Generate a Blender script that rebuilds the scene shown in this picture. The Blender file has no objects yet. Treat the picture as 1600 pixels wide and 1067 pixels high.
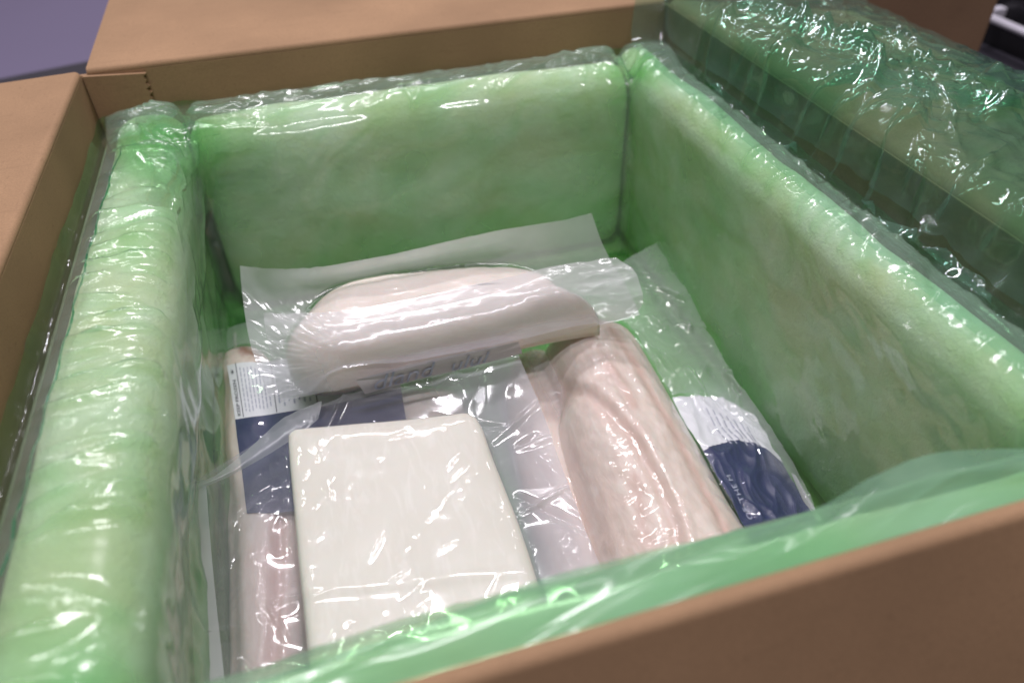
import bpy, math
import numpy as np
from mathutils import Matrix, Vector
from mathutils.bvhtree import BVHTree

S = bpy.context.scene
C = S.collection

# ------------------------------------------------------------------ camera
# world: x along the back wall of the box, y away from the viewer, z up, floor at z = 0
CAM = np.array([0.0, 0.0, 0.44])
FPX = 1164.8                                   # focal length in pixels of a 1600 px wide picture
ROT = np.array([[0.95998629, 0.20020902, -0.19581282],
                [-0.278886, 0.61985862, -0.73348339],
                [-0.02547373, 0.75874346, 0.65089127]])
cam_data = bpy.data.cameras.new('camera')
cam = bpy.data.objects.new('camera', cam_data)
C.objects.link(cam)
m4 = Matrix([list(ROT[i]) + [CAM[i]] for i in range(3)] + [[0, 0, 0, 1]])
cam.matrix_world = m4
cam_data.sensor_width = 36.0
cam_data.lens = FPX / 1600 * 36
cam_data.clip_start = 0.01
cam_data.clip_end = 100
cam_data.dof.use_dof = True
cam_data.dof.focus_distance = 0.43
cam_data.dof.aperture_fstop = 5.0
cam_data.dof.aperture_blades = 7
S.camera = cam

# ------------------------------------------------------------------ light (indoor room light, ceiling tubes and added overhead fill)
W = bpy.data.worlds.new('World')
S.world = W
W.use_nodes = True
bg = W.node_tree.nodes['Background']
bg.inputs[0].default_value = (1.0, 0.91, 0.68, 1)
bg.inputs[1].default_value = 0.065


def ceiling_and_fill_lamp(loc, sx, sy, watt, col, target=None):
    d = bpy.data.lights.new('ceiling_and_fill_tube', 'AREA')
    d.shape = 'RECTANGLE'
    d.size, d.size_y = sx, sy
    d.energy = watt
    d.color = col
    o = bpy.data.objects.new('ceiling_and_fill_tube', d)
    C.objects.link(o)
    o.location = loc
    if target is not None:
        o.rotation_euler = (Vector(target) - Vector(loc)).to_track_quat('-Z', 'Y').to_euler()
    return o


for lx, ly, pw in ((-1.2, 2.7, 8), (0.15, 2.7, 18), (1.5, 2.7, 6), (-0.75, 1.35, 10), (0.25, 1.35, 30), (1.25, 1.35, 6), (0.15, -0.25, 35)):  # unseen; extra tubes added for more highlights, the front one fills the interior
    ceiling_and_fill_lamp((lx, ly, 2.45), 0.85, 0.06, pw * 0.93, (1.0, 0.95, 1.0))

S.view_settings.view_transform = 'Standard'
S.view_settings.look = 'None'
S.view_settings.exposure = 0.0
S.view_settings.gamma = 1.0
S.render.engine = 'CYCLES'
cy = S.cycles
cy.use_denoising = True
cy.max_bounces = 6
cy.transparent_max_bounces = 24
cy.caustics_reflective = False
cy.caustics_refractive = False
cy.sample_clamp_indirect = 4

# ------------------------------------------------------------------ helpers


def ray(px, py):
    return ROT @ np.array([px - 800.0, 533.5 - py, -FPX])


def at(px, py, z):
    w = ray(px, py)
    return CAM + w * ((z - CAM[2]) / w[2])


def at_y(px, py, y):
    w = ray(px, py)
    return CAM + w * (y / w[1])


def at_x(px, py, x):
    w = ray(px, py)
    return CAM + w * (x / w[0])


def P(pts):
    return np.array([at(*p) for p in pts])


_rng = np.random.default_rng(7)
_perm = _rng.permutation(512)
_perm = np.concatenate([_perm, _perm, _perm])
_grad = _rng.normal(size=(512, 2))
_grad /= np.linalg.norm(_grad, axis=1)[:, None]


def pn(x, y, seed=0):
    """2-D gradient noise, about -0.7 .. 0.7"""
    x = np.asarray(x, float) + seed * 17.31
    y = np.asarray(y, float) + seed * 5.77
    xi = np.floor(x).astype(int)
    yi = np.floor(y).astype(int)
    xf, yf = x - xi, y - yi
    u = xf ** 3 * (xf * (xf * 6 - 15) + 10)
    v = yf ** 3 * (yf * (yf * 6 - 15) + 10)

    def g(ix, iy, dx, dy):
        k = _perm[(_perm[ix & 511] + iy) & 511] & 511
        return _grad[k, 0] * dx + _grad[k, 1] * dy
    a = g(xi, yi, xf, yf)
    b = g(xi + 1, yi, xf - 1, yf)
    c = g(xi, yi + 1, xf, yf - 1)
    d = g(xi + 1, yi + 1, xf - 1, yf - 1)
    return (a * (1 - u) + b * u) * (1 - v) + (c * (1 - u) + d * u) * v


def fbm(x, y, seed=0, octv=3):
    s, a = 0, 1.0
    for k in range(octv):
        s = s + a * pn(x * 2 ** k, y * 2 ** k, seed + k)
        a *= 0.5
    return s


def crease(x, y, seed=0, octv=3, warp=0.5):
    """creased film: sharp ridges where the noise crosses zero"""
    wx = pn(x * 0.6, y * 0.6, seed + 11) * warp
    wy = pn(x * 0.6, y * 0.6, seed + 12) * warp
    s, a = 0, 1.0
    for k in range(octv):
        f = 1.9 ** k
        s = s + a * (0.35 - np.abs(pn((x + wx) * f, (y + wy) * f, seed + k)) * 1.6)
        a *= 0.48
    return s


def sm(a, b, x):
    t = np.clip((x - a) / (b - a), 0, 1)
    return t * t * (3 - 2 * t)


def cr(pts, t):
    """Catmull-Rom along axis 0 of pts at parameters t in 0..1"""
    n = len(pts)
    if n == 2:
        f = t.reshape((-1,) + (1,) * (pts.ndim - 1))
        return pts[0] * (1 - f) + pts[1] * f
    p = np.concatenate([2 * pts[:1] - pts[1:2], pts, 2 * pts[-1:] - pts[-2:-1]])
    s = t * (n - 1)
    i = np.clip(s.astype(int), 0, n - 2)
    f = (s - i).reshape((-1,) + (1,) * (pts.ndim - 1))
    a, b, c, d = p[i], p[i + 1], p[i + 2], p[i + 3]
    return 0.5 * (2 * b + (c - a) * f + (2 * a - 5 * b + 4 * c - d) * f ** 2 + (3 * b - a - 3 * c + d) * f ** 3)


def net(rows, nu, nv):
    """rows of control points -> (nv, nu, 3) grid"""
    t = np.linspace(0, 1, nu)
    r = np.stack([cr(np.array(q, float), t) for q in rows])
    return cr(r, np.linspace(0, 1, nv))


def netpx(rows, nu, nv):
    return net([[at(*p) for p in q] for q in rows], nu, nv)


def link(name, me, mats, parent=None, smooth=True):
    o = bpy.data.objects.new(name, me)
    C.objects.link(o)
    for m in (mats if isinstance(mats, (list, tuple)) else [mats]):
        me.materials.append(m)
    if smooth:
        me.polygons.foreach_set('use_smooth', np.ones(len(me.polygons), bool))
    if parent is not None:
        o.parent = parent
    return o


def mesh(name, verts, faces, mats, parent=None, smooth=True):
    me = bpy.data.meshes.new(name)
    me.from_pydata([tuple(map(float, v)) for v in verts], [], [tuple(map(int, f)) for f in faces])
    me.update()
    return link(name, me, mats, parent, smooth)


def gridfaces(nv, nu, closed_u=False):
    i, j = np.meshgrid(np.arange(nv - 1), np.arange(nu if closed_u else nu - 1), indexing='ij')
    j2 = (j + 1) % nu
    return np.stack([i * nu + j, i * nu + j2, (i + 1) * nu + j2, (i + 1) * nu + j], -1).reshape(-1, 4)


def grid(name, G, mats, parent=None, closed_u=False, attrs=None, uv=True, matidx=None):
    nv, nu = G.shape[:2]
    F = gridfaces(nv, nu, closed_u)
    o = mesh(name, G.reshape(-1, 3), F, mats, parent)
    me = o.data
    if uv:
        U, V = np.meshgrid(np.linspace(0, 1, nu), np.linspace(0, 1, nv))
        uvv = np.stack([U.ravel(), V.ravel()], -1)
        L = me.uv_layers.new(name='UVMap')
        idx = np.zeros(len(me.loops), int)
        me.loops.foreach_get('vertex_index', idx)
        L.data.foreach_set('uv', uvv[idx].ravel().astype(np.float32))
    for k, a in (attrs or {}).items():
        at_ = me.attributes.new(k, 'FLOAT', 'POINT')
        at_.data.foreach_set('value', np.asarray(a, np.float32).ravel())
    if matidx is not None:
        me.polygons.foreach_set('material_index', matidx.ravel().astype(np.int32))
    return o


def thing(name, label, cat, loc=(0, 0, 0), group=None):
    o = bpy.data.objects.new(name, None)
    C.objects.link(o)
    o.empty_display_size = 0.05
    o['label'] = label
    o['category'] = cat
    if group:
        o['group'] = group
    return o


def tag(o, label, cat, group=None):
    o['label'] = label
    o['category'] = cat
    if group:
        o['group'] = group
    return o


def normals(G):
    du = np.gradient(G, axis=1)
    dv = np.gradient(G, axis=0)
    n = np.cross(du, dv)
    n /= np.linalg.norm(n, axis=-1)[..., None] + 1e-12
    return n


def bvh_of(objs):
    out = []
    for o in objs:
        me = o.data
        out.append(BVHTree.FromPolygons([v.co.copy() for v in me.vertices], [tuple(p.vertices) for p in me.polygons]))
    return out


def ground(G, bvhs, floor=-1.0):
    """height of the highest surface under every grid point"""
    z = np.full(G.shape[:2], floor)
    d = Vector((0, 0, -1))
    for b in bvhs:
        for i in range(G.shape[0]):
            for j in range(G.shape[1]):
                h = b.ray_cast(Vector((G[i, j, 0], G[i, j, 1], 1.0)), d)
                if h[0] is not None and h[0].z > z[i, j]:
                    z[i, j] = h[0].z
    return z


def relax(z, lo, it, pin=None):
    z0 = z.copy()
    for _ in range(it):
        q = np.pad(z, 1, mode='edge')
        z = 0.25 * (q[2:, 1:-1] + q[:-2, 1:-1] + q[1:-1, 2:] + q[1:-1, :-2])
        z = np.maximum(z, lo)
        if pin is not None:
            z = np.where(pin, z0, z)
    return z


def polydist(x, y, poly):
    """distance to an open polyline and position along it 0..1"""
    best = np.full(np.shape(x), 1e9)
    for a, b in zip(poly[:-1], poly[1:]):
        d = b - a
        t = np.clip(((x - a[0]) * d[0] + (y - a[1]) * d[1]) / (d @ d), 0, 1)
        best = np.minimum(best, np.hypot(x - a[0] - t * d[0], y - a[1] - t * d[1]))
    return best


def seg_folds(X, Y, n, box, lr, ang, sd, hr, wr, seed, p=1.15, valley=0.3):
    """many short straight creases, each a sharp ridge (or valley) that fades at its ends"""
    rg = np.random.default_rng(seed)
    out = np.zeros_like(X)
    for _ in range(n):
        cx, cy_ = rg.uniform(box[0], box[1]), rg.uniform(box[2], box[3])
        l, a = rg.uniform(*lr), math.radians(ang + rg.normal() * sd)
        h, w = rg.uniform(*hr), rg.uniform(*wr)
        if rg.random() < valley:
            h = -h
        dx, dy = math.cos(a), math.sin(a)
        r = l / 2 + w
        msk = (np.abs(X - cx) < r) & (np.abs(Y - cy_) < r)
        if not msk.any():
            continue
        x, y = X[msk] - cx, Y[msk] - cy_
        t = x * dx + y * dy
        bend = rg.normal() * 0.06 * (t * t) / l
        d = np.abs(-x * dy + y * dx + bend)
        k = np.clip(1 - (2 * t / l) ** 2, 0, 1)
        out[msk] += h * np.clip(1 - d / w, 0, 1) ** p * k
    return out


# ------------------------------------------------------------------ materials
class NT:
    def __init__(s, name):
        s.m = bpy.data.materials.new(name)
        s.m.use_nodes = True
        s.t = s.m.node_tree
        s.t.nodes.clear()
        s.out = s.n('ShaderNodeOutputMaterial')

    def n(s, typ, **kw):
        o = s.t.nodes.new(typ)
        for k, v in kw.items():
            setattr(o, k, v)
        return o

    def set(s, node, **kw):
        for k, v in kw.items():
            s.put(node, k.replace('_', ' '), v)
        return node

    def put(s, node, key, v):
        i = node.inputs[key]
        if hasattr(v, 'is_output'):
            s.t.links.new(v, i)
        elif isinstance(v, (tuple, list)) and len(v) == 3 and i.type == 'RGBA':
            i.default_value = (*v, 1)
        else:
            i.default_value = v

    def math(s, op, a, b=0.0, c=None):
        o = s.n('ShaderNodeMath', operation=op)
        s.put(o, 0, a)
        s.put(o, 1, b)
        if c is not None:
            s.put(o, 2, c)
        return o.outputs[0]

    def noise(s, scale, detail=3, vec=None, rough=0.5, dist=0.0):
        o = s.n('ShaderNodeTexNoise')
        o.inputs['Scale'].default_value = scale
        o.inputs['Detail'].default_value = detail
        o.inputs['Roughness'].default_value = rough
        o.inputs['Distortion'].default_value = dist
        if vec is not None:
            s.put(o, 'Vector', vec)
        return o.outputs[0]

    def coord(s, kind='Object', scale=(1, 1, 1), rot=(0, 0, 0)):
        c = s.n('ShaderNodeTexCoord')
        m = s.n('ShaderNodeMapping')
        m.inputs['Scale'].default_value = scale
        m.inputs['Rotation'].default_value = rot
        s.t.links.new(c.outputs[kind], m.inputs[0])
        return m.outputs[0]

    def attr(s, name):
        a = s.n('ShaderNodeAttribute', attribute_name=name)
        return a.outputs['Fac']

    def mix(s, fac, a, b):
        o = s.n('ShaderNodeMix', data_type='RGBA')
        s.put(o, 0, fac)
        s.put(o, 6, a)
        s.put(o, 7, b)
        return o.outputs[2]

    def ramp(s, fac, pts):
        r = s.n('ShaderNodeValToRGB')
        e = r.color_ramp.elements
        while len(e) < len(pts):
            e.new(0.5)
        for q, (p, col) in zip(e, pts):
            q.position = p
            q.color = (*col, 1) if len(col) == 3 else col
        s.put(r, 0, fac)
        return r.outputs[0]

    def bump(s, height, strength, dist=0.001):
        b = s.n('ShaderNodeBump')
        s.put(b, 'Height', height)
        b.inputs['Strength'].default_value = strength
        b.inputs['Distance'].default_value = dist
        return b.outputs[0]

    def principled(s, **kw):
        b = s.n('ShaderNodeBsdfPrincipled')
        s.set(b, **kw)
        s.t.links.new(b.outputs[0], s.out.inputs[0])
        return b

    def mixsh(s, fac, a, b):
        o = s.n('ShaderNodeMixShader')
        s.put(o, 0, fac)
        s.t.links.new(a.outputs[0], o.inputs[1])
        s.t.links.new(b.outputs[0], o.inputs[2])
        return o

    def surface(s, node):
        s.t.links.new(node.outputs[0], s.out.inputs[0])


def mat_cardboard(name, base=(0.385, 0.236, 0.138)):
    k = NT(name)
    v = k.coord()
    big = k.noise(9, 3, v)
    fine = k.noise(900, 4, v, 0.7)
    flute = k.noise(160, 2, k.coord('Object', (1, 0.05, 0.05)))
    fleck = k.noise(420, 2, k.coord('Object', (1, 0.35, 1)), 0.6)
    dark = tuple(c * 0.80 for c in base)
    lite = tuple(min(1, c * 1.14) for c in base)
    c1 = k.mix(k.ramp(big, [(0.3, (0, 0, 0)), (0.7, (1, 1, 1))]), dark, lite)
    c2 = k.mix(k.ramp(fleck, [(0.62, (0, 0, 0)), (0.78, (0.45, 0.45, 0.45))]), c1, tuple(c * 0.55 for c in base))
    c3 = k.mix(k.ramp(fine, [(0.35, (0.55, 0.55, 0.55)), (0.62, (0, 0, 0))]), c2, tuple(c * 0.7 for c in base))
    scuff = k.noise(38, 5, k.coord('Object', (1, 0.22, 1), (0, 0, 0.35)), 0.75, 0.5)
    c3 = k.mix(k.ramp(scuff, [(0.60, (0, 0, 0)), (0.72, (0.28, 0.28, 0.28))]), c3, lite)
    fib = k.noise(260, 3, k.coord('Object', (0.12, 1, 1), (0, 0, 0.1)), 0.7)
    c3 = k.mix(k.ramp(fib, [(0.58, (0, 0, 0)), (0.74, (0.35, 0.35, 0.35))]), c3, tuple(c * 0.62 for c in base))
    h = k.math('ADD', k.math('MULTIPLY', fine, 0.35), k.math('MULTIPLY', flute, 0.8))
    k.principled(Base_Color=c3, Roughness=0.82, Specular_IOR_Level=0.25, Normal=k.bump(h, 0.35, 0.0006))
    return k.m


def mat_film(name, tint, haze, hazefac, rough=0.10, bump=0.5, bscale=90, stretch=(1, 1, 1), rot=(0, 0, 0), attr=None, spec=1.0, ior=1.5, layers_shade=None, layerscale=8, layeramp=4.5):
    k = NT(name)
    v = k.coord('Object', stretch, rot)
    n1 = k.noise(bscale, 3, v, 0.55, 0.6)
    n2 = k.noise(bscale * 0.35, 2, v, 0.5, 0.4)
    ridge = k.math('ABSOLUTE', k.math('SUBTRACT', n1, 0.5))
    ridge2 = k.math('ABSOLUTE', k.math('SUBTRACT', n2, 0.5))
    h = k.math('ADD', k.math('MULTIPLY', ridge, -1.0), k.math('MULTIPLY', ridge2, -2.2))
    nor = k.bump(h, bump, 0.004)
    tr = k.n('ShaderNodeBsdfTransparent')
    if layers_shade:
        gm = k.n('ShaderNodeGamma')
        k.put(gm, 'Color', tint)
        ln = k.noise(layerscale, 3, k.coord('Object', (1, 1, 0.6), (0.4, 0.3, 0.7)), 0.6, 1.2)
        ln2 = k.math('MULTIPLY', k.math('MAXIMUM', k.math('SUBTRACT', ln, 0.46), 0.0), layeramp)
        k.put(gm, 'Gamma', k.math('ADD', k.attr('layers_shade') if layers_shade == 'attr' else layers_shade, ln2))
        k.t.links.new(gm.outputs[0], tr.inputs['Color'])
    else:
        k.put(tr, 'Color', tint)
    df = k.n('ShaderNodeBsdfDiffuse')
    k.set(df, Color=haze, Normal=nor)
    tl = k.n('ShaderNodeBsdfTranslucent')
    k.set(tl, Color=haze, Normal=nor)
    body = k.mixsh(0.5, df, tl)
    hf = hazefac
    if attr:
        hf = k.math('MULTIPLY', k.attr(attr), hazefac)
        hf = k.math('ADD', hf, 0.035)
    hz = k.noise(22, 3, k.coord())
    hf = k.math('MULTIPLY', k.math('ADD', k.math('MULTIPLY', hz, 0.7), 0.65), hf)
    base = k.mixsh(hf, tr, body)
    gl = k.n('ShaderNodeBsdfGlossy')
    k.set(gl, Color=(1, 1, 1), Roughness=rough, Normal=nor)
    fr = k.n('ShaderNodeFresnel')
    geo = k.n('ShaderNodeNewGeometry')      # the sheet is one layer: same reflectance from either side
    k.put(fr, 'IOR', k.math('ADD', k.math('MULTIPLY', geo.outputs['Backfacing'], 1.0 / ior - ior), ior))
    k.put(fr, 'Normal', nor)
    fac = k.math('MULTIPLY', fr.outputs[0], spec)
    top = k.mixsh(fac, base, gl)
    k.surface(top)
    return k.m


def mat_fish(name, flesh=(0.80, 0.70, 0.60), pink=(0.60, 0.35, 0.27), brown=(0.25, 0.09, 0.05), bump=0.4):
    k = NT(name)
    v = k.coord()
    n1 = k.noise(28, 4, v, 0.6, 0.5)
    n2 = k.noise(150, 4, k.coord('Object', (1, 0.28, 1), (0, 0, 0.45)), 0.65, 0.8)
    c = k.mix(k.ramp(n1, [(0.35, (0, 0, 0)), (0.75, (0.55, 0.55, 0.55))]), flesh, tuple(0.5 * a + 0.5 * b for a, b in zip(flesh, pink)))
    c = k.mix(k.math('MULTIPLY', k.attr('pink'), k.math('ADD', n2, 0.2)), c, pink)
    c = k.mix(k.attr('stain'), c, brown)
    c = k.mix(k.ramp(n2, [(0.50, (0, 0, 0)), (0.75, (0.42, 0.42, 0.42))]), c, (0.90, 0.87, 0.82))
    k.principled(Base_Color=c, Roughness=0.36, Subsurface_Weight=0.35, Subsurface_Radius=(0.012, 0.006, 0.004), Subsurface_Scale=0.6,
                 Normal=k.bump(n2, bump, 0.001), Specular_IOR_Level=0.4)
    return k.m


def mat_plain(name, col, rough=0.6, metal=0.0, var=0.12, scale=30, spec=0.5):
    k = NT(name)
    n = k.noise(scale, 4, k.coord())
    c = k.mix(n, tuple(a * (1 - var) for a in col), tuple(min(1, a * (1 + var)) for a in col))
    k.principled(Base_Color=c, Roughness=rough, Metallic=metal, Specular_IOR_Level=spec, Normal=k.bump(k.noise(scale * 12, 2, k.coord()), 0.1, 0.0005))
    return k.m


def mat_pad():
    k = NT('white_fibre')
    n = k.noise(240, 4, k.coord(), 0.7)
    b = k.noise(11, 4, k.coord('Object', (1, 1, 1.6)), 0.6, 0.5)
    c = k.mix(k.ramp(b, [(0.36, (0, 0, 0)), (0.6, (1, 1, 1))]), (0.78, 0.73, 0.52), (0.92, 0.90, 0.83))
    k.principled(Base_Color=c, Roughness=0.95, Specular_IOR_Level=0.1, Subsurface_Weight=0.5, Subsurface_Radius=(0.040, 0.040, 0.030), Subsurface_Scale=1.0, Normal=k.bump(n, 0.8, 0.003))
    return k.m


M_CARD = mat_cardboard('kraft_cardboard')
M_CARD2 = mat_cardboard('brown_cardboard', (0.36, 0.22, 0.14))
M_PAD = mat_pad()
GT = (0.80, 0.93, 0.785)
M_BAG = mat_film('green_film', GT, (0.76, 0.90, 0.86), 0.18, 0.13, 0.03, 24, (1, 1, 0.7), (0.3, 0.5, 0.2), attr='haze', layers_shade='attr')
M_GATHER = mat_film('green_film_gathered', GT, (0.62, 0.88, 0.74), 0.18, 0.12, 0.02, 24, attr='haze', layers_shade='attr', layeramp=0.0)
M_BAG_DEEP = mat_film('green_film_bunched', GT, (0.52, 0.82, 0.68), 0.34, 0.16, 0.10, 20, layers_shade=1.5)
M_DRAPE = mat_film('green_drape_film', (0.72, 0.905, 0.81), (0.62, 0.84, 0.80), 0.09, 0.05, 0.015, 26, layers_shade=0.75, layerscale=7, layeramp=5.0)
M_SEAM = mat_film('green_seal', (0.25, 0.55, 0.35), (0.10, 0.36, 0.20), 0.45, 0.2, 0.2)
M_POUCH = mat_film('clear_pouch', (0.97, 0.97, 0.98), (0.86, 0.87, 0.92), 0.28, 0.06, 0.02, 40, attr='haze', ior=1.52)
M_POUCH_FROST = mat_film('frosted_pouch', (0.96, 0.96, 0.98), (0.93, 0.93, 0.97), 0.42, 0.13, 0.03, 30, attr='haze', ior=1.5)
M_POUCH_THIN = mat_film('thin_clear_pouch', (0.97, 0.97, 0.98), (0.84, 0.84, 0.93), 0.20, 0.07, 0.015, 40, attr='haze', ior=1.52)
M_POUCH_MILKY = mat_film('milky_pouch', (0.95, 0.95, 0.97), (0.84, 0.86, 0.90), 0.36, 0.30, 0.03, 25)
M_FISH = mat_fish('fish_flesh', (0.79, 0.68, 0.61), (0.64, 0.40, 0.34))
M_FISH_PALE = mat_fish('pale_fish_flesh', (0.84, 0.76, 0.67), (0.76, 0.56, 0.45))
M_BLOCK = mat_fish('white_block_flesh', (0.74, 0.715, 0.635), (0.71, 0.66, 0.56), bump=0.03)
M_WHITE = mat_plain('label_white', (0.80, 0.80, 0.84), 0.45, var=0.03)
M_NAVY = mat_plain('label_navy', (0.022, 0.030, 0.105), 0.4, var=0.25, scale=60)
M_DULL = mat_plain('label_dull_white', (0.60, 0.55, 0.58), 0.5, var=0.05)
M_INK = mat_plain('label_ink', (0.06, 0.06, 0.09), 0.6)
M_GREYINK = mat_plain('label_grey_ink', (0.42, 0.43, 0.52), 0.6)
M_LIGHTINK = mat_plain('label_light_ink', (0.45, 0.47, 0.60), 0.6)
M_FLOOR = mat_plain('dark_floor', (0.035, 0.032, 0.045), 0.5, var=0.3, scale=5)
M_LAV = mat_plain('pale_lavender_paint', (0.17, 0.145, 0.24), 0.45, var=0.06, scale=3)
M_BLACK = mat_plain('black_enamel', (0.010, 0.009, 0.012), 0.25, var=0.3, scale=8)
M_STEEL = mat_plain('steel_painted_glint', (0.80, 0.77, 0.88), 0.3, 0.0, var=0.04, scale=40)  # pale colour stands in for the bright reflection on the steel rail

# ------------------------------------------------------------------ the setting
XL, XR, YF, YB, RIM = -0.160, 0.316, 0.1005, 0.622, 0.240
fl = mesh('floor', [(-8, -8, 0), (8, -8, 0), (8, 8, 0), (-8, 8, 0)], [(0, 1, 2, 3)], M_LAV, smooth=False)
fl['kind'] = 'structure'


def bevel_box(name, lo, hi, mat, parent=None, r=0.004, rotz=0.0, pivot=None):
    import bmesh
    bm = bmesh.new()
    bmesh.ops.create_cube(bm, size=1)
    for v in bm.verts:
        v.co = Vector([lo[i] + (v.co[i] + 0.5) * (hi[i] - lo[i]) for i in range(3)])
    bmesh.ops.bevel(bm, geom=bm.edges[:], offset=r, segments=2, affect='EDGES', profile=0.6)
    if rotz:
        pv = Vector(pivot)
        bmesh.ops.rotate(bm, verts=bm.verts[:], cent=pv, matrix=Matrix.Rotation(rotz, 3, 'Z'))
    me = bpy.data.meshes.new(name)
    bm.to_mesh(me)
    bm.free()
    return link(name, me, mat, parent, False)


def prism(name, prof, axis, a, b, mat, parent, nseg=2):
    """closed 2-D profile (list of (p, z)) swept straight along x or y from a to b"""
    n = len(prof)
    V, F = [], []
    for s in np.linspace(a, b, nseg):
        for p, z in prof:
            V.append((s, p, z) if axis == 'x' else (p, s, z))
    for k in range(nseg - 1):
        for i in range(n):
            j = (i + 1) % n
            F.append((k * n + i, k * n + j, (k + 1) * n + j, (k + 1) * n + i))
    F.append(tuple(range(n))[::-1])
    F.append(tuple((nseg - 1) * n + i for i in range(n)))
    return mesh(name, V, F, mat, parent, smooth=False)


# ------------------------------------------------------------------ cardboard box
box = thing('cardboard_box', 'open brown corrugated carton with flaps folded out around green liner', 'box')
T = 0.0032


def flap_profile(p0, sgn, length, ang, r=0.0006):
    """starts at the inside of the wall, bends outwards (sgn) and runs on at ang below level"""
    inner, outer = [], []
    c = (p0 + sgn * (r + T), RIM - r - T)
    for t in np.linspace(0, math.pi / 2 + ang, 15):
        d = (-sgn * math.cos(t), math.sin(t))
        inner.append((c[0] + d[0] * (r + T), c[1] + d[1] * (r + T)))
        outer.append((c[0] + d[0] * r, c[1] + d[1] * r))
    dirv = (sgn * math.cos(ang), -math.sin(ang))
    b0 = inner[-1]
    e1 = (b0[0] + dirv[0] * length, b0[1] + dirv[1] * length)
    e2 = (outer[-1][0] + dirv[0] * length, outer[-1][1] + dirv[1] * length)
    return inner + [e1, e2] + outer[::-1]


ZT = RIM - 0.0040
# walls: back and front run the full width, left and right stand between them
bevel_box('back_wall', (XL - T, YB, 0.007), (XR + T, YB + T, ZT), M_CARD, box, 0.0008)
bevel_box('front_wall', (XL - T, YF - T, 0.007), (XR + T, YF, ZT), M_CARD, box, 0.0008)
bevel_box('left_wall', (XL - T, YF + 0.0005, 0.007), (XL, YB - 0.0005, ZT), M_CARD, box, 0.0008)
bevel_box('right_wall', (XR, YF + 0.0005, 0.007), (XR + T, YB - 0.0005, ZT), M_CARD, box, 0.0008)
bevel_box('bottom', (XL - T, YF - T, 0.0044), (XR + T, YB + T, 0.0068), M_CARD, box, 0.0008)
prism('back_flap', flap_profile(YB, 1, 0.24, -0.03), 'x', XL + 0.004, XR - 0.002, M_CARD, box)
prism('left_flap', flap_profile(XL, -1, 0.20, 0.03), 'y', YF + 0.003, YB - 0.003, M_CARD, box)
prism('right_flap', flap_profile(XR, 1, 0.188, 0.16, 0.004), 'y', YF + 0.003, YB - 0.003, M_CARD, box)
prism('front_flap', flap_profile(YF, -1, 0.22, 1.12), 'x', XL + 0.004, XR - 0.002, M_CARD, box)
# glued tab in the back left corner, torn perforated edge
tx = XL + 0.043
edge = [(tx + 0.0012 * (1 if i % 2 else -1) + 0.0006 * math.sin(i * 2.1), z) for i, z in enumerate(np.linspace(0.10, RIM - 0.007, 56))]
prof = [(XL + 0.0008, 0.10)] + edge + [(XL + 0.0008, RIM - 0.004)]
V = [(x, YB - 0.0034, z) for x, z in prof] + [(x, YB - 0.0004, z) for x, z in prof]
n = len(prof)
mesh('glue_tab', V, [tuple(range(n)), tuple(range(2 * n - 1, n - 1, -1))] + [(i, i + n, (i + 1) % n + n, (i + 1) % n) for i in range(n)], M_CARD, box, False)

# ------------------------------------------------------------------ insulation pads
ZP = 0.2075


def pad(label, axis, p0, p1, a, b, z0, z1, r, seed, endr=0.012, lean=0.0):
    na = int((b - a) / 0.006) + 2
    prof = []
    for cx, cz, t0 in ((p1 - r, z1 - r, 0), (p0 + r, z1 - r, 90), (p0 + r, z0 + r, 180), (p1 - r, z0 + r, 270)):
        for t in np.linspace(t0, t0 + 90, 7):
            prof.append((cx + r * math.cos(math.radians(t)), cz + r * math.sin(math.radians(t))))
    dense = []
    for i in range(len(prof)):
        q0, q1 = np.array(prof[i]), np.array(prof[(i + 1) % len(prof)])
        k = max(1, int(np.linalg.norm(q1 - q0) / 0.008))
        for j in range(k):
            dense.append(q0 + (q1 - q0) * j / k)
    prof = np.array(dense)
    s = np.linspace(a, b, na)
    G = np.zeros((na, len(prof), 3))
    mid = prof.mean(0)
    for i, q in enumerate(s):
        e = min(q - a, b - q)
        sh = math.sqrt(max(0.0, 1 - (1 - min(e / endr, 1)) ** 2))
        inset = (1 - sh) * endr * 0.95
        d = prof - mid
        half = np.array([(p1 - p0) / 2, (z1 - z0) / 2])
        pr = mid + d * (half - inset) / half
        bul = 0.0036 * fbm(q * 10 + np.zeros(len(prof)), prof[:, 1] * 14 + prof[:, 0] * 9, seed, 3) * sh
        pr = pr + d / (np.linalg.norm(d, axis=1)[:, None] + 1e-9) * bul[:, None]
        if lean:
            side = pr[:, 0] > mid[0] if lean > 0 else pr[:, 0] < mid[0]
            pr[:, 0] -= np.where(side, lean * sm(0.185, 0.12, pr[:, 1]), 0)
        G[i, :, 0] = pr[:, 0] if axis == 'y' else q
        G[i, :, 1] = q if axis == 'y' else pr[:, 0]
        G[i, :, 2] = pr[:, 1]
    nu = len(prof)
    F = [tuple(f) for f in gridfaces(na, nu, True)] + [tuple(range(nu)), tuple(range((na - 1) * nu, na * nu))[::-1]]
    o = mesh('insulation_pad', G.reshape(-1, 3), F, M_PAD, None)
    return tag(o, label, 'pad', 'insulation pads lining the carton')


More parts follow.
